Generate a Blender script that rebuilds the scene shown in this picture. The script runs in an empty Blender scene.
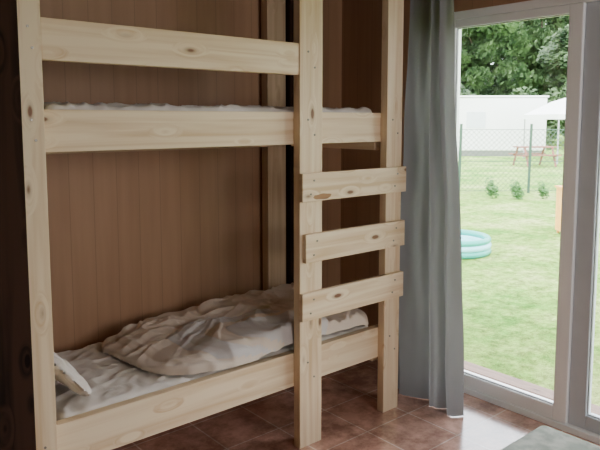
import bpy, bmesh, math, random
from mathutils import Vector, Matrix, noise
random.seed(7)
C = bpy.context.scene.collection

# ------------------------------------------------------------ materials
def new_mat(name):
    m = bpy.data.materials.new(name); m.use_nodes = True
    nt = m.node_tree; nt.nodes.clear()
    out = nt.nodes.new("ShaderNodeOutputMaterial")
    b = nt.nodes.new("ShaderNodeBsdfPrincipled")
    nt.links.new(b.outputs[0], out.inputs[0])
    return m, nt, b, out
def N(nt, t, **kw):
    n = nt.nodes.new(t)
    for k, v in kw.items():
        if k.startswith("i_"): n.inputs[k[2:].replace("_", " ")].default_value = v
        else: setattr(n, k, v)
    return n
def ramp(nt, stops):
    r = nt.nodes.new("ShaderNodeValToRGB")
    e = r.color_ramp.elements
    while len(e) < len(stops): e.new(0.5)
    for i, (p, c) in enumerate(stops):
        e[i].position = p; e[i].color = (*c, 1) if len(c) == 3 else c
    return r
def coords(nt, scale=(1,1,1), rnd=False):
    tc = N(nt, "ShaderNodeTexCoord"); mp = N(nt, "ShaderNodeMapping")
    mp.inputs["Scale"].default_value = scale
    nt.links.new(tc.outputs["Object"], mp.inputs[0])
    if rnd:
        oi = N(nt, "ShaderNodeObjectInfo")
        mu = N(nt, "ShaderNodeMath", operation="MULTIPLY"); mu.inputs[1].default_value = 37.0
        nt.links.new(oi.outputs["Random"], mu.inputs[0])
        cb = N(nt, "ShaderNodeCombineXYZ")
        for i in range(3): nt.links.new(mu.outputs[0], cb.inputs[i])
        nt.links.new(cb.outputs[0], mp.inputs["Location"])
    return mp
def bump(nt, b, src, strength=0.3, dist=0.01):
    bp = N(nt, "ShaderNodeBump"); bp.inputs["Strength"].default_value = strength
    bp.inputs["Distance"].default_value = dist
    nt.links.new(src, bp.inputs["Height"]); nt.links.new(bp.outputs[0], b.inputs["Normal"])

def simple(name, col, rough=0.6, metal=0.0, var=0.12, nscale=8.0, bmp=0.0):
    m, nt, b, o = new_mat(name)
    mp = coords(nt)
    nz = N(nt, "ShaderNodeTexNoise"); nz.inputs["Scale"].default_value = nscale; nz.inputs["Detail"].default_value = 5
    nt.links.new(mp.outputs[0], nz.inputs[0])
    r = ramp(nt, [(0.3, tuple(c*(1-var) for c in col)), (0.7, tuple(min(1, c*(1+var)) for c in col))])
    nt.links.new(nz.outputs[0], r.inputs[0]); nt.links.new(r.outputs[0], b.inputs["Base Color"])
    b.inputs["Roughness"].default_value = rough; b.inputs["Metallic"].default_value = metal
    if bmp: bump(nt, b, nz.outputs[0], bmp)
    return m

def wood(name, light, dark, knot, rough=0.55, knots=True, grain=26, spec=0.5):
    m, nt, b, o = new_mat(name)
    L = nt.links.new
    mpk = coords(nt, (2.3, 6.0, 6.0), rnd=True)
    vo = N(nt, "ShaderNodeTexVoronoi"); vo.inputs["Scale"].default_value = 1.65
    L(mpk.outputs[0], vo.inputs[0])
    mpg = coords(nt, (1.0, grain, grain), rnd=True)
    # bend the grain around the knots
    sub = N(nt, "ShaderNodeMapRange"); sub.inputs[1].default_value = 0.0; sub.inputs[2].default_value = 0.35
    sub.inputs[3].default_value = 2.2; sub.inputs[4].default_value = 0.0
    L(vo.outputs["Distance"], sub.inputs[0])
    add = N(nt, "ShaderNodeVectorMath", operation="ADD")
    cb = N(nt, "ShaderNodeCombineXYZ"); L(sub.outputs[0], cb.inputs[1]); L(sub.outputs[0], cb.inputs[2])
    L(mpg.outputs[0], add.inputs[0]); L(cb.outputs[0], add.inputs[1])
    nz = N(nt, "ShaderNodeTexNoise"); nz.inputs["Scale"].default_value = 1.0; nz.inputs["Detail"].default_value = 4
    nz.inputs["Distortion"].default_value = 0.6
    L(add.outputs[0], nz.inputs[0])
    r = ramp(nt, [(0.30, dark), (0.45, tuple((a+c)/2 for a, c in zip(light, dark))), (0.60, light)])
    L(nz.outputs[0], r.inputs[0])
    # each board gets its own slight tone
    oi = N(nt, "ShaderNodeObjectInfo"); tr_ = ramp(nt, [(0.0, (0.86, 0.84, 0.80)), (1.0, (1.02, 1.01, 1.00))])
    L(oi.outputs["Random"], tr_.inputs[0])
    tn = N(nt, "ShaderNodeMixRGB", blend_type="MULTIPLY"); tn.inputs[0].default_value = 1
    L(r.outputs[0], tn.inputs[1]); L(tr_.outputs[0], tn.inputs[2])
    mx = N(nt, "ShaderNodeMixRGB"); L(tn.outputs[0], mx.inputs[1]); mx.inputs[2].default_value = (*knot, 1)
    if knots:
        k = ramp(nt, [(0.078, (1,1,1)), (0.108, (0.3,)*3), (0.17, (0,0,0))])
        L(vo.outputs["Distance"], k.inputs[0]); L(k.outputs[0], mx.inputs[0])
    else: mx.inputs[0].default_value = 0
    L(mx.outputs[0], b.inputs["Base Color"]); b.inputs["Roughness"].default_value = rough
    b.inputs["Specular IOR Level"].default_value = spec
    bump(nt, b, nz.outputs[0], 0.12, 0.004)
    return m

M_pine = wood("pine_wood", (0.88, 0.73, 0.52), (0.70, 0.50, 0.29), (0.22, 0.10, 0.045))
M_bark_patch = wood("bark_patch_wood", (0.50, 0.30, 0.15), (0.28, 0.14, 0.06), (0.1, 0.05, 0.02), rough=0.8)
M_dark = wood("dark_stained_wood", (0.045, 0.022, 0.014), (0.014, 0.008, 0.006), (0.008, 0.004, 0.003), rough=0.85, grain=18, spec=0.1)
M_deck = wood("deck_wood", (0.20, 0.12, 0.085), (0.12, 0.065, 0.045), (0.06, 0.03, 0.02))
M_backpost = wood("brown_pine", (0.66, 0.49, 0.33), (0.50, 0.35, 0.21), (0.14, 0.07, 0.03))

def panel_mat(name, axis, light, dark, pitch=0.125):
    m, nt, b, o = new_mat(name); L = nt.links.new
    tc = N(nt, "ShaderNodeTexCoord"); sp = N(nt, "ShaderNodeSeparateXYZ"); L(tc.outputs["Object"], sp.inputs[0])
    dv = N(nt, "ShaderNodeMath", operation="DIVIDE"); dv.inputs[1].default_value = pitch; L(sp.outputs[axis], dv.inputs[0])
    fr = N(nt, "ShaderNodeMath", operation="FRACT"); L(dv.outputs[0], fr.inputs[0])
    pp = N(nt, "ShaderNodeMath", operation="PINGPONG"); pp.inputs[1].default_value = 0.5; L(fr.outputs[0], pp.inputs[0])
    gr = ramp(nt, [(0.007, (0,0,0)), (0.022, (1,1,1))]); L(pp.outputs[0], gr.inputs[0])
    mp = coords(nt, (14, 14, 0.9) )
    nz = N(nt, "ShaderNodeTexNoise"); nz.inputs["Scale"].default_value = 1.6; nz.inputs["Detail"].default_value = 6
    L(mp.outputs[0], nz.inputs[0])
    r = ramp(nt, [(0.3, dark), (0.7, light)]); L(nz.outputs[0], r.inputs[0])
    mx = N(nt, "ShaderNodeMixRGB", blend_type="MIX"); L(gr.outputs[0], mx.inputs[0])
    mx.inputs[1].default_value = (dark[0]*.80, dark[1]*.80, dark[2]*.80, 1); L(r.outputs[0], mx.inputs[2])
    L(mx.outputs[0], b.inputs["Base Color"]); b.inputs["Roughness"].default_value = 0.5
    bump(nt, b, gr.outputs[0], 0.12, 0.002)
    return m
M_panel = panel_mat("brown_wall_panelling", 0, (0.455, 0.268, 0.155), (0.40, 0.228, 0.128))
M_panelY = panel_mat("brown_wall_panelling_side", 1, (0.43, 0.25, 0.145), (0.375, 0.21, 0.12))

def tile_mat():
    m, nt, b, o = new_mat("terracotta_floor_tiles"); L = nt.links.new
    mp = coords(nt)
    mp.inputs["Location"].default_value = (0.12, 0.05, 0)
    br = N(nt, "ShaderNodeTexBrick"); br.offset = 0.0; br.squash = 1.0
    br.inputs["Scale"].default_value = 1.0; br.inputs["Brick Width"].default_value = 0.32
    br.inputs["Row Height"].default_value = 0.32; br.inputs["Mortar Size"].default_value = 0.0055
    br.inputs["Mortar Smooth"].default_value = 0.8
    br.inputs["Color1"].default_value = (0.60, 0.345, 0.27, 1); br.inputs["Color2"].default_value = (0.70, 0.43, 0.345, 1)
    br.inputs["Mortar"].default_value = (0.86, 0.69, 0.60, 1)
    L(mp.outputs[0], br.inputs[0])
    nz = N(nt, "ShaderNodeTexNoise"); nz.inputs["Scale"].default_value = 6; nz.inputs["Detail"].default_value = 8; nz.inputs["Roughness"].default_value = 0.7
    L(mp.outputs[0], nz.inputs[0])
    r = ramp(nt, [(0.38, (0.52, 0.46, 0.44)), (0.62, (1.18, 1.18, 1.18))]); L(nz.outputs[0], r.inputs[0])
    mx = N(nt, "ShaderNodeMixRGB", blend_type="MULTIPLY"); mx.inputs[0].default_value = 1
    L(br.outputs[0], mx.inputs[1]); L(r.outputs[0], mx.inputs[2])
    L(mx.outputs[0], b.inputs["Base Color"]); b.inputs["Roughness"].default_value = 0.22
    b.inputs["Coat Weight"].default_value = 1.0; b.inputs["Coat Roughness"].default_value = 0.14; b.inputs["Coat IOR"].default_value = 1.65
    bump(nt, b, nz.outputs[0], 0.04, 0.003)
    return m
M_tile = tile_mat()

def cloth_mat(name, col, var=0.06, transl=0.0, weave=260):
    m, nt, b, o = new_mat(name); L = nt.links.new
    mp = coords(nt)
    nz = N(nt, "ShaderNodeTexNoise"); nz.inputs["Scale"].default_value = 3; nz.inputs["Detail"].default_value = 3
    L(mp.outputs[0], nz.inputs[0])
    r = ramp(nt, [(0.3, tuple(c*(1-var) for c in col)), (0.7, tuple(min(1, c*(1+var)) for c in col))])
    L(nz.outputs[0], r.inputs[0]); L(r.outputs[0], b.inputs["Base Color"])
    b.inputs["Roughness"].default_value = 0.9
    b.inputs["Sheen Weight"].default_value = 0.15
    n2 = N(nt, "ShaderNodeTexNoise"); n2.inputs["Scale"].default_value = weave; L(mp.outputs[0], n2.inputs[0])
    bump(nt, b, n2.outputs[0], 0.15, 0.002)
    if transl:
        t = N(nt, "ShaderNodeBsdfTranslucent"); L(r.outputs[0], t.inputs[0])
        ms = N(nt, "ShaderNodeMixShader"); ms.inputs[0].default_value = transl
        L(b.outputs[0], ms.inputs[1]); L(t.outputs[0], ms.inputs[2]); L(ms.outputs[0], o.inputs[0])
    return m
M_sheet = cloth_mat("pale_cream_sheet", (0.75, 0.69, 0.63))
M_duvet = cloth_mat("beige_duvet", (0.69, 0.585, 0.49))
M_blanket = cloth_mat("grey_duvet", (0.60, 0.57, 0.555))
M_pillow = cloth_mat("beige_pillowcase", (0.62, 0.56, 0.51))
M_curtain = cloth_mat("grey_curtain_fabric", (0.285, 0.285, 0.290), transl=0.25)
M_white = simple("white_plastic_frame", (0.96, 0.97, 0.98), 0.35, var=0.01)
M_frame_shade = simple("frame_shade_blue_grey", (0.55, 0.59, 0.64), 0.4, var=0.03)  # blue-grey colour paints in the shade on the second door leaf
M_steel = simple("screw_steel", (0.25, 0.23, 0.2), 0.4, 0.8)
M_metal = simple("rod_metal", (0.6, 0.6, 0.62), 0.3, 0.9)
M_ceil = simple("dark_ceiling_wood", (0.12, 0.07, 0.045), 0.7)
M_trailer = simple("white_trailer_sheet", (0.82, 0.83, 0.85), 0.5, var=0.03, nscale=1.0)
M_trim = simple("grey_trim", (0.35, 0.36, 0.38), 0.5)
M_skirt = simple("dark_skirt", (0.16, 0.16, 0.15), 0.7)
M_darkglass = simple("pale_window_blind", (0.60, 0.64, 0.69), 0.25, var=0.05)
M_fence = simple("green_coated_wire", (0.03, 0.08, 0.05), 0.5)
M_orange = simple("orange_painted_wood", (0.75, 0.36, 0.08), 0.5, var=0.08)
M_redwood = simple("red_brown_paint", (0.28, 0.10, 0.075), 0.6)
M_pool = simple("turquoise_vinyl", (0.01, 0.33, 0.27), 0.3, var=0.05)
M_pool2 = simple("pale_blue_vinyl", (0.25, 0.62, 0.70), 0.3, var=0.05)
M_water = simple("pool_water", (0.20, 0.55, 0.60), 0.05, var=0.03)
M_bark = simple("tree_bark", (0.12, 0.09, 0.06), 0.9, var=0.3)
M_tent = simple("white_canvas", (0.85, 0.86, 0.88), 0.8, var=0.02)

def cover_mat():
    m, nt, b, o = new_mat("patterned_bed_cover"); L = nt.links.new
    mp = coords(nt)
    n1 = N(nt, "ShaderNodeTexNoise"); n1.inputs["Scale"].default_value = 22; n1.inputs["Detail"].default_value = 4
    L(mp.outputs[0], n1.inputs[0])
    r = ramp(nt, [(0.40, (0.46, 0.52, 0.45)), (0.60, (0.66, 0.69, 0.61))]); L(n1.outputs[0], r.inputs[0])
    L(r.outputs[0], b.inputs["Base Color"]); b.inputs["Roughness"].default_value = 0.9
    nz = N(nt, "ShaderNodeTexNoise"); nz.inputs["Scale"].default_value = 9; L(mp.outputs[0], nz.inputs[0])
    bump(nt, b, nz.outputs[0], 0.5, 0.02)
    return m
M_bedcover = cover_mat()

def leaf_mat(name, c1, c2):
    m, nt, b, o = new_mat(name); L = nt.links.new
    mp = coords(nt); nz = N(nt, "ShaderNodeTexNoise"); nz.inputs["Scale"].default_value = 1.3; nz.inputs["Detail"].default_value = 6
    L(mp.outputs[0], nz.inputs[0]); r = ramp(nt, [(0.35, c1), (0.65, c2)]); L(nz.outputs[0], r.inputs[0])
    L(r.outputs[0], b.inputs["Base Color"]); b.inputs["Roughness"].default_value = 0.6
    t = N(nt, "ShaderNodeBsdfTranslucent"); L(r.outputs[0], t.inputs[0])
    ms = N(nt, "ShaderNodeMixShader"); ms.inputs[0].default_value = 0.3
    L(b.outputs[0], ms.inputs[1]); L(t.outputs[0], ms.inputs[2]); L(ms.outputs[0], o.inputs[0])
    return m
M_leaf = leaf_mat("tree_leaves", (0.020, 0.052, 0.018), (0.10, 0.175, 0.062))
M_leaf2 = leaf_mat("shrub_leaves", (0.05, 0.15, 0.035), (0.13, 0.29, 0.08))

def glass_mat():
    m = bpy.data.materials.new("clear_glass"); m.use_nodes = True
    nt = m.node_tree; nt.nodes.clear(); L = nt.links.new
    o = N(nt, "ShaderNodeOutputMaterial"); t = N(nt, "ShaderNodeBsdfTransparent"); t.inputs[0].default_value = (0.97, 0.98, 0.98, 1)
    g = N(nt, "ShaderNodeBsdfGlossy"); g.inputs["Roughness"].default_value = 0.02
    lw = N(nt, "ShaderNodeFresnel"); lw.inputs[0].default_value = 1.35
    ms = N(nt, "ShaderNodeMixShader"); L(lw.outputs[0], ms.inputs[0]); L(t.outputs[0], ms.inputs[1]); L(g.outputs[0], ms.inputs[2])
    L(ms.outputs[0], o.inputs[0]); return m
M_glass = glass_mat()

def lawn_mat():
    m, nt, b, o = new_mat("lawn_grass"); L = nt.links.new
    mp = coords(nt)
    n1 = N(nt, "ShaderNodeTexNoise"); n1.inputs["Scale"].default_value = 0.75; n1.inputs["Detail"].default_value = 9; n1.inputs["Roughness"].default_value = 0.75
    n2 = N(nt, "ShaderNodeTexNoise"); n2.inputs["Scale"].default_value = 8; n2.inputs["Detail"].default_value = 7; n2.inputs["Roughness"].default_value = 0.9
    L(mp.outputs[0], n1.inputs[0]); L(mp.outputs[0], n2.inputs[0])
    r1 = ramp(nt, [(0.38, (0.12, 0.32, 0.045)), (0.50, (0.28, 0.45, 0.10)), (0.66, (0.52, 0.60, 0.25))]); L(n1.outputs[0], r1.inputs[0])
    r2 = ramp(nt, [(0.38, (0.34, 0.36, 0.30)), (0.62, (1.5, 1.5, 1.4))]); L(n2.outputs[0], r2.inputs[0])
    mx = N(nt, "ShaderNodeMixRGB", blend_type="MULTIPLY"); mx.inputs[0].default_value = 1
    L(r1.outputs[0], mx.inputs[1]); L(r2.outputs[0], mx.inputs[2]); L(mx.outputs[0], b.inputs["Base Color"])
    b.inputs["Roughness"].default_value = 0.95
    b.inputs["Specular IOR Level"].default_value = 0.1
    bump(nt, b, n2.outputs[0], 0.9, 0.08); return m
M_lawn = lawn_mat()

# ------------------------------------------------------------ geometry helpers
def tag(o, label=None, cat=None, kind=None, group=None):
    if label: o["label"] = label
    if cat: o["category"] = cat
    if kind: o["kind"] = kind
    if group: o["group"] = group
    return o
def link(name, bm_or_me, mat=None, parent=None, loc=(0,0,0), smooth=False):
    if isinstance(bm_or_me, bmesh.types.BMesh):
        me = bpy.data.meshes.new(name); bm_or_me.to_mesh(me); bm_or_me.free()
    else: me = bm_or_me
    if mat is not None and len(me.materials) == 0:
        for mm in (mat if isinstance(mat, (list, tuple)) else [mat]): me.materials.append(mm)
    if smooth:
        for p in me.polygons: p.use_smooth = True
    o = bpy.data.objects.new(name, me); C.objects.link(o); o.location = loc
    if parent: setparent(o, parent)
    return o
def setparent(o, p):
    o.parent = p
    o.location = Vector(o.location) - Vector(p.location)
def empty(name, loc, label=None, cat=None, kind=None, group=None):
    o = bpy.data.objects.new(name, None); C.objects.link(o); o.location = loc; o.empty_display_size = 0.2
    return tag(o, label, cat, kind, group)
def addbox(bm, lo, hi, mi=0):
    r = bmesh.ops.create_cube(bm, size=1)
    for v in r["verts"]:
        v.co = Vector([lo[i] + (v.co[i]+0.5)*(hi[i]-lo[i]) for i in range(3)])
    for f in {f for v in r["verts"] for f in v.link_faces}: f.material_index = mi
    return r["verts"]
def bevel_all(bm, w, seg=2):
    bmesh.ops.bevel(bm, geom=list(bm.edges), offset=w, segments=seg, affect="EDGES", profile=0.6)
def box(name, lo, hi, mat, parent=None, bev=0.0, seg=2, smooth=False):
    lo = Vector(lo); hi = Vector(hi); c = (lo+hi)/2
    bm = bmesh.new(); addbox(bm, lo-c, hi-c)
    if bev: bevel_all(bm, bev, seg)
    return link(name, bm, mat, parent, c, smooth)
def plank(name, lo, hi, mat, parent=None, bev=0.003, rot=(0,0,0)):
    """box whose local X is its longest side, so the grain runs along it"""
    lo = Vector(lo); hi = Vector(hi); c = (lo+hi)/2; d = hi-lo
    ax = max(range(3), key=lambda i: d[i])
    if ax == 0: dims, R = d, Matrix.Identity(3)
    elif ax == 2: dims, R = Vector((d.z, d.y, d.x)), Matrix.Rotation(-math.pi/2, 3, "Y")
    else: dims, R = Vector((d.y, d.x, d.z)), Matrix.Rotation(math.pi/2, 3, "Z")
    bm = bmesh.new(); addbox(bm, -dims/2, dims/2)
    if bev: bevel_all(bm, bev, 2)
    o = link(name, bm, mat, parent, c)
    o.rotation_euler = (Matrix.Rotation(rot[1], 3, "Y") @ R).to_euler()
    return o
def cyl(bm, p0, p1, r, seg=12, r2=None):
    p0 = Vector(p0); p1 = Vector(p1); d = p1-p0
    m = Matrix.Translation((p0+p1)/2) @ d.to_track_quat("Z", "Y").to_matrix().to_4x4()
    bmesh.ops.create_cone(bm, cap_ends=True, segments=seg, radius1=r, radius2=r if r2 is None else r2, depth=d.length, matrix=m)
def nz3(a, b, c): return noise.noise(Vector((a, b, c)))

# ------------------------------------------------------------ room shell
BX, BY, HC = 3.05, 3.15, 2.50
tag(box("floor", (-1.6, -2.1, -0.12), (3.2, 3.3, 0.0), M_tile), "reddish brown square ceramic tile floor", "floor", "structure")
tag(box("ceiling", (-1.6, -2.1, HC), (3.2, 3.3, HC+0.12), M_ceil), "dark wooden ceiling", "ceiling", "structure")
tag(box("wall_back", (-1.6, BY, 0), (3.2, BY+0.15, HC), M_panel), "brown wood panelled wall behind the bunk bed", "wall", "structure")
tag(box("wall_left", (-1.75, -2.1, 0), (-1.6, 3.3, HC), M_panelY), "brown wood panelled wall", "wall", "structure")
tag(box("wall_front", (-1.6, -2.25, 0), (3.2, -2.1, HC), M_panel), "brown wood panelled wall", "wall", "structure")
DY0, DY1, DZ = 0.66, 2.36, 2.185
bm = bmesh.new()
addbox(bm, (BX, DY1, 0), (BX+0.15, BY, HC)); addbox(bm, (BX, -2.1, 0), (BX+0.15, DY0, HC)); addbox(bm, (BX, DY0, DZ), (BX+0.15, DY1, HC))
tag(link("wall_right", bm, M_panelY), "brown panelled wall around the glazed patio door", "wall", "structure")
# dark partition + upright at the bed's end
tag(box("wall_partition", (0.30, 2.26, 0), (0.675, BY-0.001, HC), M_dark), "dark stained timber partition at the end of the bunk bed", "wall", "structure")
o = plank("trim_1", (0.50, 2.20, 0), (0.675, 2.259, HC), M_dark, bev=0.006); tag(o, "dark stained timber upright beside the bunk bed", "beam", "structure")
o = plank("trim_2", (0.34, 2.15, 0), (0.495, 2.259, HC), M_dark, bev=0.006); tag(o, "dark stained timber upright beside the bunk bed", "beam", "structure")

# ------------------------------------------------------------ bunk bed
bunk = empty("bunk_bed", (1.66, 2.7, 0), "unpainted pine bunk bed with plank ladder against the panelled wall", "bunk bed")
FY = 2.24
DL, DU = -0.038, -0.020        # lower and upper deck height trims
P = lambda n, lo, hi, mat=M_pine, **k: plank(n, lo, hi, mat, bunk, **k)
P("post", (0.680, FY, 0), (0.760, FY+0.14, 2.48))
MX0, MX1 = 1.905, 2.045
mid = P("post", (MX0, FY, 0), (MX1, FY+0.045, 2.48))
P("post", (2.497, FY, 0), (2.615, FY+0.045, 2.48))
bp = P("post", (2.35, 3.06, 0), (2.49, 3.12, 2.48), M_backpost); bp["label"] = "brown rear post of the bunk"
bp = P("post", (2.50, 3.03, 0), (2.60, 3.12, 2.48), M_dark); bp["label"] = "dark upright filling the strip beside the rear post"  # dark upright put in to fill the dark strip beside the brown post
P("post", (0.77, 3.06, 0), (0.86, 3.12, 2.48), M_backpost)
P("guard_rail", (0.761, FY+0.005, 1.803+DU), (MX0-0.001, FY+0.045, 1.945+DU))
P("side_board", (0.761, FY+0.046, 0.338+DL), (2.612, FY+0.086, 0.503+DL))
P("side_board", (0.761, FY+0.046, 1.486+DU), (2.612, FY+0.086, 1.636+DU))
for z0 in (0.30+DL, 1.44+DU):      # rear rails and slatted bases
    P("rear_rail", (0.87, 3.02, z0), (2.34, 3.058, z0+0.12), M_backpost)
    for i in range(9):
        x = 0.86 + i*0.19
        P("base_slat", (x, FY+0.088, z0+0.121), (x+0.1, 3.055, z0+0.140))
    P("end_rail", (2.50, FY+0.088, z0), (2.54, 3.02, z0+0.12))
    P("end_rail", (0.77, FY+0.088+0.06, z0), (0.81, 3.055, z0+0.12))
def screw(x, y, z):
    bm = bmesh.new(); cyl(bm, (0, 0, 0), (0, -0.003, 0), 0.0045, 10)
    s = link("screw", bm, M_steel, None, (x, y, z)); s.parent = bunk; s.location -= bunk.location
for z0, z1, xa, xb in ((1.221, 1.354, 1.900, 2.625), (0.932, 1.067, 1.920, 2.620), (0.654, 0.788, 1.900, 2.616)):
    z0 += DU; z1 += DU
    st = P("ladder_step", (xa, FY-0.026, z0), (xb, FY-0.001, z1))
    for sx in (xa+0.06, xb-0.08):
        for k, sz in enumerate((z0+0.035, z1-0.035)): screw(sx + (0.01 if k else -0.01), FY-0.026, sz)
# rough brown bark patch on the lower edge of the top step
bm = bmesh.new(); vs = []; cv = bm.verts.new((0, -0.0016, 0)); n_ = 26
for i in range(n_):
    a = i/n_*2*math.pi; rr = 1+0.35*nz3(math.cos(a)*1.7, math.sin(a)*1.7, 3.3)
    vs.append(bm.verts.new((0.062*rr*math.cos(a), -0.0003, 0.013*rr*math.sin(a))))
for i in range(n_): bm.faces.new((cv, vs[i], vs[(i+1) % n_]))
bpch = link("bark_patch", bm, M_bark_patch, None, (2.02, FY-0.026, 1.221+DU+0.020)); bpch.parent = bunk; bpch.location -= bunk.location
bpch["label"] = "rough brown bark patch"
for sx, szs in ((1.975, (0.34, 0.42, 1.51, 1.58, 1.82, 1.89)), (2.56, (0.34, 0.42, 1.51, 1.58)), (0.722, (0.34, 0.42, 1.51, 1.58, 1.82, 1.89))):
    for k, sz in enumerate(szs): screw(sx + (-0.02 if k % 2 else 0.02)*(0.3 if sx < 1 else 1), FY, sz)

# mattresses
def mattress(z0, z1, label, seed, amp):
    lo = Vector((0.803, FY+0.09, z0)); hi = Vector((2.495, 3.015, z1))
    bm = bmesh.new(); addbox(bm, lo, hi)
    bmesh.ops.subdivide_edges(bm, edges=list(bm.edges), cuts=100, use_grid_fill=True)
    c = (lo+hi)/2; h = (hi-lo)/2
    for v in bm.verts:
        p = v.co
        q = Vector([(p[i]-c[i]) for i in range(3)]); r = 0.028
        inner = Vector([max(-(h[i]-r), min(h[i]-r, q[i])) for i in range(3)])
        d = q-inner
        if d.length > 1e-6: q = inner + d.normalized()*r
        w = 0
        if p.z > z1-0.02:
            n = noise.noise(Vector((p.x*5, p.y*4, seed)))
            rid = 1-abs(noise.noise(Vector((p.x*6+p.y*3, p.y*5-p.x*2, seed+3))))*3
            rid2 = 1-abs(noise.noise(Vector((p.x*11-p.y*6, p.y*8+p.x*5, seed+13))))*5
            w = amp*(1-abs(n)*2)*0.5 + amp*0.9*max(0, rid) + amp*1.1*max(0, rid2)
        v.co = c+q+Vector((0, 0, w))
    o = link("mattress", bm, M_sheet, smooth=True)
    return tag(o, label, "mattress")
mat_low = mattress(0.441+DL, 0.502+DL, "lower bunk mattress covered with a wrinkled pale sheet", 1.0, 0.008)
mat_up = mattress(1.581+DU, 1.648+DU, "upper bunk mattress with a rumpled white sheet", 5.0, 0.009)

# pillow
def pillow(name, size, loc, rot, mat, label):
    bm = bmesh.new(); bmesh.ops.create_uvsphere(bm, u_segments=64, v_segments=48, radius=1)
    for v in bm.verts:
        x, y, z = v.co
        e = 0.65
        sx = math.copysign(abs(x)**e, x); sy = math.copysign(abs(y)**e, y)
        rr = min(1, math.hypot(x, y))
        zz = z*(1-0.10*rr**4)
        w = 0.18*noise.noise(Vector((x*3, y*3, 2)))*(1-abs(z)*.3) - 0.24*max(0, 1-abs(nz3(x*2.5+y, y*2.5-x, 6))*4)
        v.co = Vector((sx*size[0], sy*size[1], (zz+w*math.copysign(1, z))*size[2]))
    o = link(name, bm, mat, None, loc, True); o.rotation_euler = rot
    return tag(o, label, "pillow")
pillow("pillow", (0.130, 0.190, 0.036), (0.870, 2.520, 0.588), (0, math.radians(50), 0), M_pillow, "thin pale beige pillow slumped at the end of the lower bunk")

# ------------------------------------------------------------ duvet: sculpted folded layers
def ridge(x, y, s, k=2.4): return max(0.0, 1-abs(nz3(x, y, s))*k)
# each layer: centre x,y, half sizes, angle, height, material, shear
LAY = [(1.79, 2.655, 0.57, 0.372, 0.00, 0.030, 0, 0.20),
       (1.80, 2.665, 0.53, 0.350, 0.02, 0.052, 0, 0.20),
       (1.60, 2.83, 0.30, 0.172, 0.04, 0.064, 0, 0.14),
       (2.02, 2.86, 0.30, 0.150, 0.20, 0.092, 0, 0.0),
       (2.20, 2.650, 0.30, 0.372, 0.0, 0.055, 0, 0.0),
       (2.24, 2.62, 0.26, 0.345, 0.04, 0.075, 0, 0.0),
       (2.30, 2.78, 0.20, 0.20, 0.15, 0.100, 0, 0.0),
       (1.78, 2.545, 0.36, 0.255, 0.03, 0.064, 1, 0.22),
       (1.80, 2.520, 0.32, 0.228, 0.00, 0.080, 1, 0.22),
       (1.85, 2.445, 0.30, 0.158, -0.03, 0.094, 0, 0.15),
       (1.90, 2.410, 0.27, 0.122, -0.03, 0.108, 1, 0.15)]
random.seed(21)
CREASE = []
def crease(x, y, ang, L, w, A, bend): CREASE.append((x, y, math.cos(ang), math.sin(ang), L, w, A, bend))
for k in range(14):      # creases fanning out from where the cover is pinched
    a = random.uniform(2.2, 5.2); r0 = random.uniform(0.05, 0.15)
    crease(1.82+r0*math.cos(a), 2.72+r0*math.sin(a)*.6, a, random.uniform(0.18, 0.42), random.uniform(0.010, 0.020), random.uniform(0.008, 0.015), random.uniform(-.35, .35))
for k in range(30):
    crease(random.uniform(1.3, 2.45), random.uniform(2.33, 3.0), random.uniform(0, 6.28), random.uniform(0.12, 0.32), random.uniform(0.007, 0.016), random.uniform(0.005, 0.011), random.uniform(-.5, .5))
for k in range(12):
    crease(random.uniform(2.02, 2.40), random.uniform(2.32, 2.85), random.uniform(-0.6, 0.9), random.uniform(0.15, 0.30), random.uniform(0.008, 0.014), random.uniform(0.009, 0.016), random.uniform(-.5, .5))
def duvet_h(x, y):
    best, bi = -0.02, 0
    wx = x + 0.030*nz3(x*3.5, y*3.5, 31) + 0.006*nz3(x*16, y*16, 33); wy = y + 0.018*nz3(x*4, y*4, 47) + 0.006*nz3(x*15, y*15, 35)
    for (cx, cy, a, b, ang, H, mi, sh) in LAY:
        dx, dy = wx-cx, wy-cy; dx += sh*dy; ca, sa = math.cos(ang), math.sin(ang)
        u = (dx*ca+dy*sa)/a; v = (-dx*sa+dy*ca)/b
        d = (abs(u)**4.2+abs(v)**4.2)**(1/4.2)
        if d < 1:
            h = H*(0.92+0.08*(1-d*d)) * (1-d**16)**0.5
            if h > best: best, bi = h, mi
    if best > 0:
        px = x + 0.10*nz3(x*2.5, y*2.5, 3); py = y + 0.10*nz3(x*2.5, y*2.5, 9)
        e = min(1, best/0.03)
        a1 = 0.014*ridge(px*3+py*3, py*5-px*2, 1.0, 2.2)**1.3
        a2 = 0.011*ridge(px*7.5-py*3, py*6+px*4, 5.0, 2.6)**1.3*(0.5+max(0, nz3(x*3, y*3, 70))*2)
        a3 = 0.007*ridge(px*16, py*13+px*7, 8.0, 2.6)*(0.3+max(0, nz3(x*4, y*4, 90))*2.5)
        cr = 0
        for (cx, cy, c, s, Lc, w, A, bend) in CREASE:
            dx, dy = wx-cx, wy-cy; t = (dx*c+dy*s)/Lc
            if -0.05 < t < 1.05:
                q = -dx*s+dy*c + bend*Lc*t*t*0.5
                if abs(q) < 5*w:
                    ww = w*(0.5 if q > 0 else 1.8)
                    cr = max(cr, A*math.exp(-(q/ww)**2)*max(0, math.sin(math.pi*min(1, max(0, t))))**0.6)
        best += e*(a1+a2+a3+cr-0.008)
    return best, bi
nx, ny = 420, 250; X0, X1, Y0, Y1 = 1.08, 2.495, 2.290, 3.015
bm = bmesh.new(); V = []; HH = []
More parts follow.
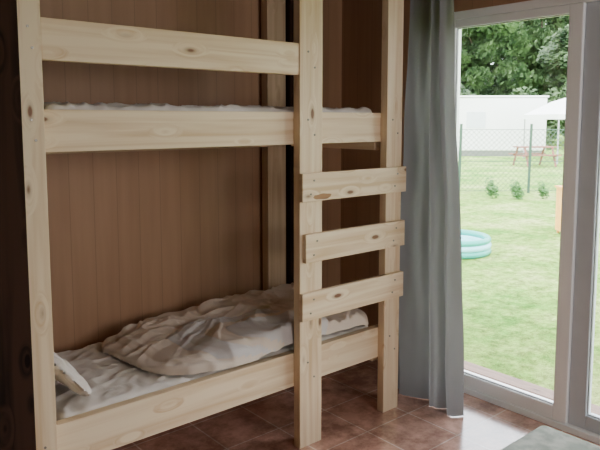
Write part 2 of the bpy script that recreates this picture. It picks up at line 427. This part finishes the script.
for i in range(nx):
    for j in range(ny):
        x = X0+(X1-X0)*i/(nx-1); y = Y0+(Y1-Y0)*j/(ny-1); h, mi = duvet_h(x, y)
        e = min(1.0, (j+0.2)/5.0)      # roll the front hem down onto the rail
        h = h*(e**0.5) if h > 0 else h
        V.append(bm.verts.new((x, y, 0.527+DL+max(h, -0.009)))); HH.append((h, mi))
for i in range(nx-1):
    for j in range(ny-1):
        q = [i*ny+j, (i+1)*ny+j, (i+1)*ny+j+1, i*ny+j+1]
        if max(HH[t][0] for t in q) > 0.0:
            f = bm.faces.new([V[t] for t in q]); f.material_index = HH[q[0]][1]
bmesh.ops.delete(bm, geom=[v for v in bm.verts if not v.link_faces], context="VERTS")
for _ in range(2): bmesh.ops.smooth_vert(bm, verts=bm.verts, factor=0.5, use_axis_x=True, use_axis_y=True, use_axis_z=True)
dv = link("duvet", bm, [M_duvet, M_blanket], smooth=True)
tag(dv, "crumpled beige and grey duvet spread over the lower bunk", "duvet")

# ------------------------------------------------------------ second bed (only a corner shows)
bed = empty("bed", (1.15, 0.65, 0), "low bed with a grey-green cover near the patio door", "bed")
for x in (0.22, 2.0):
    for y in (0.24, 0.98): plank("leg", (x, y, 0), (x+0.06, y+0.06, 0.24), M_pine, bed)
box("frame", (0.18, 0.2, 0.241), (2.08, 1.09, 0.32), M_pine, bed, 0.004)
bc = box("mattress", (0.18, 0.19, 0.321), (2.11, 1.125, 0.490), M_bedcover, bed, 0.03, 5, True)

# ------------------------------------------------------------ patio door
door = empty("door_1", (BX, 1.55, 0), "white framed glazed patio door", "door", "structure")
bm = bmesh.new()
addbox(bm, (BX+0.005, DY1-0.05, 0.0), (BX+0.09, DY1, DZ)); addbox(bm, (BX+0.005, DY0, 0.0), (BX+0.09, DY0+0.05, DZ))
addbox(bm, (BX+0.005, DY0+0.05, DZ-0.045), (BX+0.09, DY1-0.05, DZ)); addbox(bm, (BX-0.005, DY0+0.05, 0.0), (BX+0.09, DY1-0.05, 0.035))
bevel_all(bm, 0.003, 1)
fr = link("door_frame", bm, M_white, door, (0, 0, 0))
def sash(y0, y1, xo, w, mat):
    z0, z1, wb = 0.037, DZ-0.047, 0.072
    bm = bmesh.new()
    addbox(bm, (0, y0, z0), (0.06, y0+w, z1)); addbox(bm, (0, y1-w, z0), (0.06, y1, z1))
    addbox(bm, (0, y0+w, z0), (0.06, y1-w, z0+wb)); addbox(bm, (0, y0+w, z1-wb*0.6), (0.06, y1-w, z1))
    bevel_all(bm, 0.005, 2)
    s = link("sash", bm, mat, None, (xo, 0, 0)); s.parent = door; s.location -= door.location
    g = box("glass_pane", (xo+0.028, y0+w+0.001, z0+wb+0.001), (xo+0.032, y1-w-0.001, z1-wb*0.6-0.001), M_glass); g.parent = s
    g.location -= Vector((xo, 0, 0))
    bm = bmesh.new()   # rubber seal
    a, b2, c2, d2_ = y0+w, y1-w, z0+wb, z1-wb*0.6
    for lo, hi in (((-.001, a, c2), (.012, a+.004, d2_)), ((-.001, b2-.004, c2), (.012, b2, d2_)), ((-.001, a+.004, c2), (.012, b2-.004, c2+.004)), ((-.001, a+.004, d2_-.004), (.012, b2-.004, d2_))):
        addbox(bm, lo, hi)
    q = link("seal", bm, M_trim, None, (0.016, 0, 0)); q.parent = s
    return s
s1 = sash(1.500, DY1-0.052, BX+0.004, 0.072, M_white)
s2 = sash(DY0+0.052, 1.498, BX+0.022, 0.088, M_frame_shade); s2["label"] = "second door leaf, its shade painted in blue-grey"

# ------------------------------------------------------------ curtain + rod
cur = empty("curtain", (2.76, 2.14, 0.0), "long grey pleated curtain gathered beside the patio door", "curtain")
bm = bmesh.new(); nx, nz = 180, 60; V = []
ZT, ZB = 2.335, 0.004
for i in range(nx):
    s = i/(nx-1)
    for k in range(nz):
        t = k/(nz-1); z = ZT + (ZB-ZT)*t
        ya = 2.325 + 0.080*t; yb = 2.065 - 0.130*(t**1.1)
        y = ya + (yb-ya)*s
        ss = s + 0.06*math.sin(2*math.pi*s+0.8) + 0.07*nz3(s*4, 0, t*1.2)
        ph = 2*math.pi*(3.1*ss) + 1.5*nz3(s*2.5, t*1.8, 0)
        A = (0.032 + 0.050*nz3(s*4, t*1.8, 4))*(0.75+0.35*t)
        x = 2.765 + A*math.sin(ph) + 0.008*math.sin(2.1*ph+1+t*2) + 0.018*nz3(s*7, t*5, 20)
        y += 0.010*math.cos(ph*1.0+0.7)
        V.append(bm.verts.new((x, y, z)))
for i in range(nx-1):
    for k in range(nz-1):
        bm.faces.new((V[i*nz+k], V[(i+1)*nz+k], V[(i+1)*nz+k+1], V[i*nz+k+1]))
cf = link("curtain_fabric", bm, M_curtain, None, (0, 0, 0), True); cf.parent = cur; cf.location -= cur.location
rod = empty("curtain_rod", (2.765, 1.5, 2.40), "thin metal curtain rod below the ceiling", "curtain rod")
bm = bmesh.new(); cyl(bm, (0, -0.95, 0), (0, 0.95, 0), 0.009, 16)
q = link("rod", bm, M_metal); q.parent = rod
for y in (-0.85, 0.90):
    bm = bmesh.new(); cyl(bm, (0, y, 0.008), (0, y, HC-2.40), 0.008); q = link("bracket", bm, M_metal); q.parent = rod
for i in range(7):
    y = 2.31 - i*0.036
    bm = bmesh.new()
    for a in range(16):
        a0, a1 = a/16*2*math.pi, (a+1)/16*2*math.pi
        cyl(bm, (0.028*math.cos(a0), 0, 0.028*math.sin(a0)), (0.028*math.cos(a1), 0, 0.028*math.sin(a1)), 0.0025, 6)
    q = link("curtain_ring", bm, M_metal, None, (2.765, y, 2.362)); q.parent = cur; q.location -= cur.location
    q.location.z = 2.385

# ------------------------------------------------------------ outside
GZ = -0.15
fx, fy = 0.648, 0.7615          # yard axes: d = along the camera's view, s = to its right
def yard(d, s, z=GZ): return Vector((d*fx + s*fy, d*fy - s*fx, z))
ROT = -math.atan2(fx, fy)        # local +Y points outward along d, local +X along s
bm = bmesh.new()
bmesh.ops.create_grid(bm, x_segments=40, y_segments=40, size=70)
tag(link("ground", bm, M_lawn, None, (40, 20, GZ)), "bright green mown lawn", "lawn", "structure")
step = empty("deck_step", (3.4, 1.4, GZ), "brown wooden deck step outside the patio door", "step")
for i in range(3):
    plank("deck_board", (3.215+i*0.125, 0.3, -0.075), (3.335+i*0.125, 2.7, -0.05), M_deck, step)
for y in (0.4, 1.5, 2.6): plank("joist", (3.22, y-0.04, GZ), (3.58, y+0.04, -0.076), M_deck, step)

# kiddie pool
pool = empty("paddling_pool", (6.90, 5.03, GZ), "small round turquoise inflatable paddling pool on the lawn", "paddling pool")
def torus(R, r, z, mat, nm):
    bm = bmesh.new(); n, m_ = 48, 14; V = []
    for i in range(n):
        a = i/n*2*math.pi
        for j in range(m_):
            b_ = j/m_*2*math.pi
            V.append(bm.verts.new(((R+r*math.cos(b_))*math.cos(a), (R+r*math.cos(b_))*math.sin(a), z+r*math.sin(b_))))
    for i in range(n):
        for j in range(m_):
            bm.faces.new((V[i*m_+j], V[((i+1)%n)*m_+j], V[((i+1)%n)*m_+(j+1)%m_], V[i*m_+(j+1)%m_]))
    q = link(nm, bm, mat, smooth=True); q.parent = pool
torus(0.46, 0.045, 0.045, M_pool, "ring"); torus(0.46, 0.045, 0.120, M_pool2, "ring"); torus(0.46, 0.040, 0.190, M_pool, "ring")
bm = bmesh.new(); cyl(bm, (0, 0, 0.01), (0, 0, 0.12), 0.43, 40); q = link("water", bm, M_water); q.parent = pool

# chain link fence
FD = 15.1
fence = empty("wire_fence", yard(FD, 4), "green chain-link wire fence with thin posts across the lawn", "fence")
fence.rotation_euler = (0, 0, ROT)
for i in range(7):
    bm = bmesh.new(); x = 1.42 + (i-3)*1.65
    cyl(bm, (x, 0, 0), (x+0.02, 0, 1.62), 0.033, 10)
    cyl(bm, (x+0.02, 0, 1.62), (x+0.02, 0, 1.635), 0.036, 10)
    q = link("fence_post", bm, M_fence); q.parent = fence
bm = bmesh.new(); L_, Hh, g = 13.0, 1.45, 0.12; x0 = -5
def wire(a, b_, w=0.0045):
    a = Vector(a); b_ = Vector(b_); d = (b_-a).normalized(); n_ = Vector((-d.z, 0, d.x))*w; y_ = Vector((0, w, 0))
    vs = [bm.verts.new(p) for p in (a+n_, a-n_*.5+y_, a-n_*.5-y_, b_+n_, b_-n_*.5+y_, b_-n_*.5-y_)]
    for q_ in ((0,1,4,3), (1,2,5,4), (2,0,3,5)): bm.faces.new([vs[t] for t in q_])
k = -Hh
while k < L_:
    a0 = max(0, k); a1 = min(L_, k+Hh)
    wire((x0+a0, 0, 0.05+a0-k), (x0+a1, 0, 0.05+a1-k)); wire((x0+a0, 0, 0.05+Hh-(a0-k)), (x0+a1, 0, 0.05+Hh-(a1-k)))
    k += g
for z in (0.05, 0.75, 1.50): wire((x0, 0.004, z), (x0+L_, 0.004, z), 0.008)
q = link("wire_mesh", bm, M_fence); q.parent = fence

# foliage
def blob_leaves(bm, c, r, n, size):
    for _ in range(n):
        d = Vector((random.gauss(0,1), random.gauss(0,1), random.gauss(0,1))).normalized()
        p = c + Vector((d.x*r[0], d.y*r[1], d.z*r[2]))*(random.random()**0.35)
        s = size*random.uniform(0.6, 1.3)
        u = Vector((random.gauss(0,1), random.gauss(0,1), random.gauss(0,1))).normalized(); w = u.orthogonal().normalized()
        bm.faces.new([bm.verts.new(p+u*s), bm.verts.new(p+w*s*0.55), bm.verts.new(p-u*s), bm.verts.new(p-w*s*0.55)])
def tree_meshes(h, w, seed, n=22000, size=0.21):
    random.seed(seed)
    bm = bmesh.new()
    for b_ in range(58):
        z = h*random.uniform(0.10, 0.93); wr = w*(1-0.35*abs(z/h-0.5))
        a = random.uniform(0, 6.28); rr = wr*random.uniform(0.1, 0.85)
        r = random.uniform(0.24, 0.42)*w
        blob_leaves(bm, Vector((rr*math.cos(a), rr*math.sin(a), z)), (r, r, r*0.75), n//58, size)
    me = bpy.data.meshes.new("foliage"); bm.to_mesh(me); bm.free(); me.materials.append(M_leaf)
    bm = bmesh.new(); cyl(bm, (0, 0, -0.05), (0.1, 0, h*0.8), 0.05*w, 10, 0.015*w)
    for _ in range(7):
        a = random.uniform(0, 6.28); z = h*random.uniform(0.25, 0.65)
        cyl(bm, (0.05, 0, z), (w*.5*math.cos(a), w*.5*math.sin(a), z+h*.2), 0.02*w, 7, 0.006*w)
    mt = bpy.data.meshes.new("trunk"); bm.to_mesh(mt); bm.free(); mt.materials.append(M_bark)
    return me, mt
TM = [tree_meshes(10.0, 3.1, 1), tree_meshes(9.6, 3.2, 2), tree_meshes(10.5, 3.3, 3)]
random.seed(11)
for i, (d, s, f) in enumerate(((42, 4.6, 0.95), (42.5, 11.8, 1.0), (42.6, 18.8, 0.92), (42, 25.6, 1.0), (51, 10.8, 1.15), (51, 18.9, 1.15), (51, 27.0, 1.1), (61, 14.5, 1.35), (61, 23.8, 1.35))):
    t = empty("tree", yard(d, s), "leafy dark green tree behind the white mobile home", "tree", None, "trees behind the fence")
    fol, tr = TM[i % 3]
    a = bpy.data.objects.new("foliage", fol); C.objects.link(a); a.parent = t
    b_ = bpy.data.objects.new("trunk", tr); C.objects.link(b_); b_.parent = t
    t.rotation_euler = (0, 0, random.uniform(0, 6.28)); t.scale = (f, f, f)
random.seed(5)
bm = bmesh.new()
for i in range(26):
    blob_leaves(bm, Vector((-13+i*1.0, random.uniform(-.2,.2), random.uniform(1.0, 2.6))), (1.1, 0.7, 1.6), 560, 0.15)
hd = link("hedge", bm, M_leaf, None, yard(37.4, 16)); hd.rotation_euler = (0, 0, ROT)
tag(hd, "dense dark green hedge below the trees", "hedge", "stuff")
sm = []
for sd in range(2):
    random.seed(30+sd); bm = bmesh.new()
    for _ in range(5): blob_leaves(bm, Vector((random.uniform(-.1,.1), random.uniform(-.1,.1), random.uniform(.1,.33))), (.12,.12,.14), 90, 0.035)
    me = bpy.data.meshes.new("shrub_foliage"); bm.to_mesh(me); bm.free(); me.materials.append(M_leaf2); sm.append(me)
for i, (d, s) in enumerate(((14.0, 3.4), (14.1, 4.25), (13.9, 4.75), (14.0, 5.35), (14.1, 6.1), (13.9, 7.1))):
    q = bpy.data.objects.new("shrub", sm[i % 2]); C.objects.link(q); q.location = yard(d, s); f = random.uniform(0.7, 1.1); q.scale = (f, f, f*1.1)
    tag(q, "small green shrub planted along the wire fence", "shrub", None, "young shrubs along the fence")

# white mobile home
tr = empty("mobile_home", yard(30.5, 8.5), "long white mobile home standing behind the fence", "mobile home"); tr.rotation_euler = (0, 0, ROT)
def part(nm, bm, mat, par, smooth=False):
    q = link(nm, bm, mat, smooth=smooth); q.parent = par; return q
bm = bmesh.new(); addbox(bm, (-4.2, 0, 0.26), (3.20, 2.4, 2.78)); bevel_all(bm, 0.06, 3); part("body", bm, M_trailer, tr)
bm = bmesh.new(); addbox(bm, (-4.25, -0.05, 2.79), (3.25, 2.45, 2.87)); part("roof", bm, M_trailer, tr)
bm = bmesh.new(); addbox(bm, (-4.15, 0.03, 0.0), (3.15, 2.35, 0.259)); part("skirt", bm, M_skirt, tr)
for x in (-3.0, -0.6):
    bm = bmesh.new(); addbox(bm, (x, -0.02, 1.35), (x+0.9, -0.004, 2.1)); part("side_window", bm, M_darkglass, tr)

# white canopy
cp = empty("garden_canopy", yard(27.0, 12.0), "white canvas garden canopy on thin poles", "canopy"); cp.rotation_euler = (0, 0, ROT)
bm = bmesh.new(); H_ = 1.95
a = [bm.verts.new(p) for p in ((-H_,-H_,1.95), (H_,-H_,1.95), (H_,H_,1.95), (-H_,H_,1.95))]
m1 = [bm.verts.new(p) for p in ((-H_*.55,-H_*.55,2.5), (H_*.55,-H_*.55,2.5), (H_*.55,H_*.55,2.5), (-H_*.55,H_*.55,2.5))]
ap = bm.verts.new((0, 0, 2.9)); lo_ = [bm.verts.new(v.co - Vector((0,0,.2))) for v in a]
for i in range(4):
    j = (i+1) % 4
    bm.faces.new((a[i], a[j], m1[j], m1[i])); bm.faces.new((m1[i], m1[j], ap)); bm.faces.new((lo_[i], lo_[j], a[j], a[i]))
part("canopy_roof", bm, M_tent, cp)
for x in (-H_+.05, H_-.05):
    for y in (-H_+.05, H_-.05):
        bm = bmesh.new(); cyl(bm, (x, y, 0), (x, y, 1.95), 0.03); part("pole", bm, M_trim, cp)

# picnic table
pt = empty("picnic_table", yard(24.0, 8.8), "red-brown wooden picnic table with benches", "picnic table"); pt.rotation_euler = (0, 0, ROT+0.15); pt.scale = (0.9, 0.9, 1)
bm = bmesh.new()
for i in range(5): addbox(bm, (-0.8, -0.37+i*0.15, 0.70), (0.8, -0.23+i*0.15, 0.74))
part("table_top", bm, M_redwood, pt)
for y in (-0.75, 0.5):
    bm = bmesh.new(); addbox(bm, (-0.8, y, 0.42), (0.8, y+0.12, 0.46)); addbox(bm, (-0.8, y+0.13, 0.42), (0.8, y+0.25, 0.46)); part("bench", bm, M_redwood, pt)
for x in (-0.6, 0.6):
    bm = bmesh.new(); addbox(bm, (x-0.02, -0.7, 0.37), (x+0.02, 0.7, 0.42)); cyl(bm, (x, -0.3, 0.70), (x, -0.65, 0), 0.05, 4); cyl(bm, (x, 0.3, 0.70), (x, 0.65, 0), 0.05, 4)
    part("leg_frame", bm, M_redwood, pt)

# orange box
ob = empty("garden_cabinet", yard(9.6, 4.13), "orange painted wooden garden cabinet on the lawn", "cabinet"); ob.rotation_euler = (0, 0, ROT)
bm = bmesh.new()
for i in range(4): addbox(bm, (-0.2+i*0.101, -0.15, 0.05), (-0.101+i*0.101, 0.15, 0.70))
part("body", bm, M_orange, ob)
bm = bmesh.new(); addbox(bm, (-0.22, -0.17, 0.701), (0.225, 0.17, 0.73)); part("lid", bm, M_orange, ob)
for x in (-0.18, 0.15):
    for y in (-0.13, 0.10):
        bm = bmesh.new(); addbox(bm, (x, y, 0), (x+0.03, y+0.03, 0.049)); part("foot", bm, M_orange, ob)

# ------------------------------------------------------------ light
w = bpy.data.worlds.new("overcast_sky"); bpy.context.scene.world = w; w.use_nodes = True
nt = w.node_tree; bg = nt.nodes["Background"]
tc = N(nt, "ShaderNodeTexCoord"); nz = N(nt, "ShaderNodeTexNoise"); nz.inputs["Scale"].default_value = 2.0; nz.inputs["Detail"].default_value = 5
nt.links.new(tc.outputs["Generated"], nz.inputs[0]); r = ramp(nt, [(0.3, (0.84, 0.90, 1.0)), (0.7, (1.0, 1.0, 1.0))])
nt.links.new(nz.outputs[0], r.inputs[0]); nt.links.new(r.outputs[0], bg.inputs[0]); bg.inputs[1].default_value = 11.0
sl = bpy.data.lights.new("sun", "SUN"); sl.energy = 6.5; sl.angle = math.radians(12); sl.color = (1, 0.97, 0.9)
so_ = bpy.data.objects.new("sun", sl); C.objects.link(so_)
so_.rotation_euler = Vector((0.55, 0.35, -0.8)).to_track_quat("-Z", "Y").to_euler()
al = bpy.data.lights.new("room_fill_light", "AREA"); al.shape = "RECTANGLE"; al.size = 2.0; al.size_y = 1.3; al.energy = 52; al.color = (1.0, 0.98, 0.96)  # added soft fill from behind the camera; no window is built there
ao = bpy.data.objects.new("room_fill_light", al); C.objects.link(ao); ao.location = (1.8, -1.9, 1.7)
ao.rotation_euler = Vector((0.08, 1, -0.12)).to_track_quat("-Z", "Y").to_euler()

# ------------------------------------------------------------ camera
cam = bpy.data.cameras.new("camera"); co = bpy.data.objects.new("camera", cam); C.objects.link(co)
cam.sensor_width = 36; cam.lens = 640/600*36; co.location = (0, 0, 1.58); cam.shift_y = -0.067
co.rotation_euler = (math.radians(90-5.8), 0, ROT); cam.clip_end = 300; cam.clip_start = 0.05
bpy.context.scene.camera = co
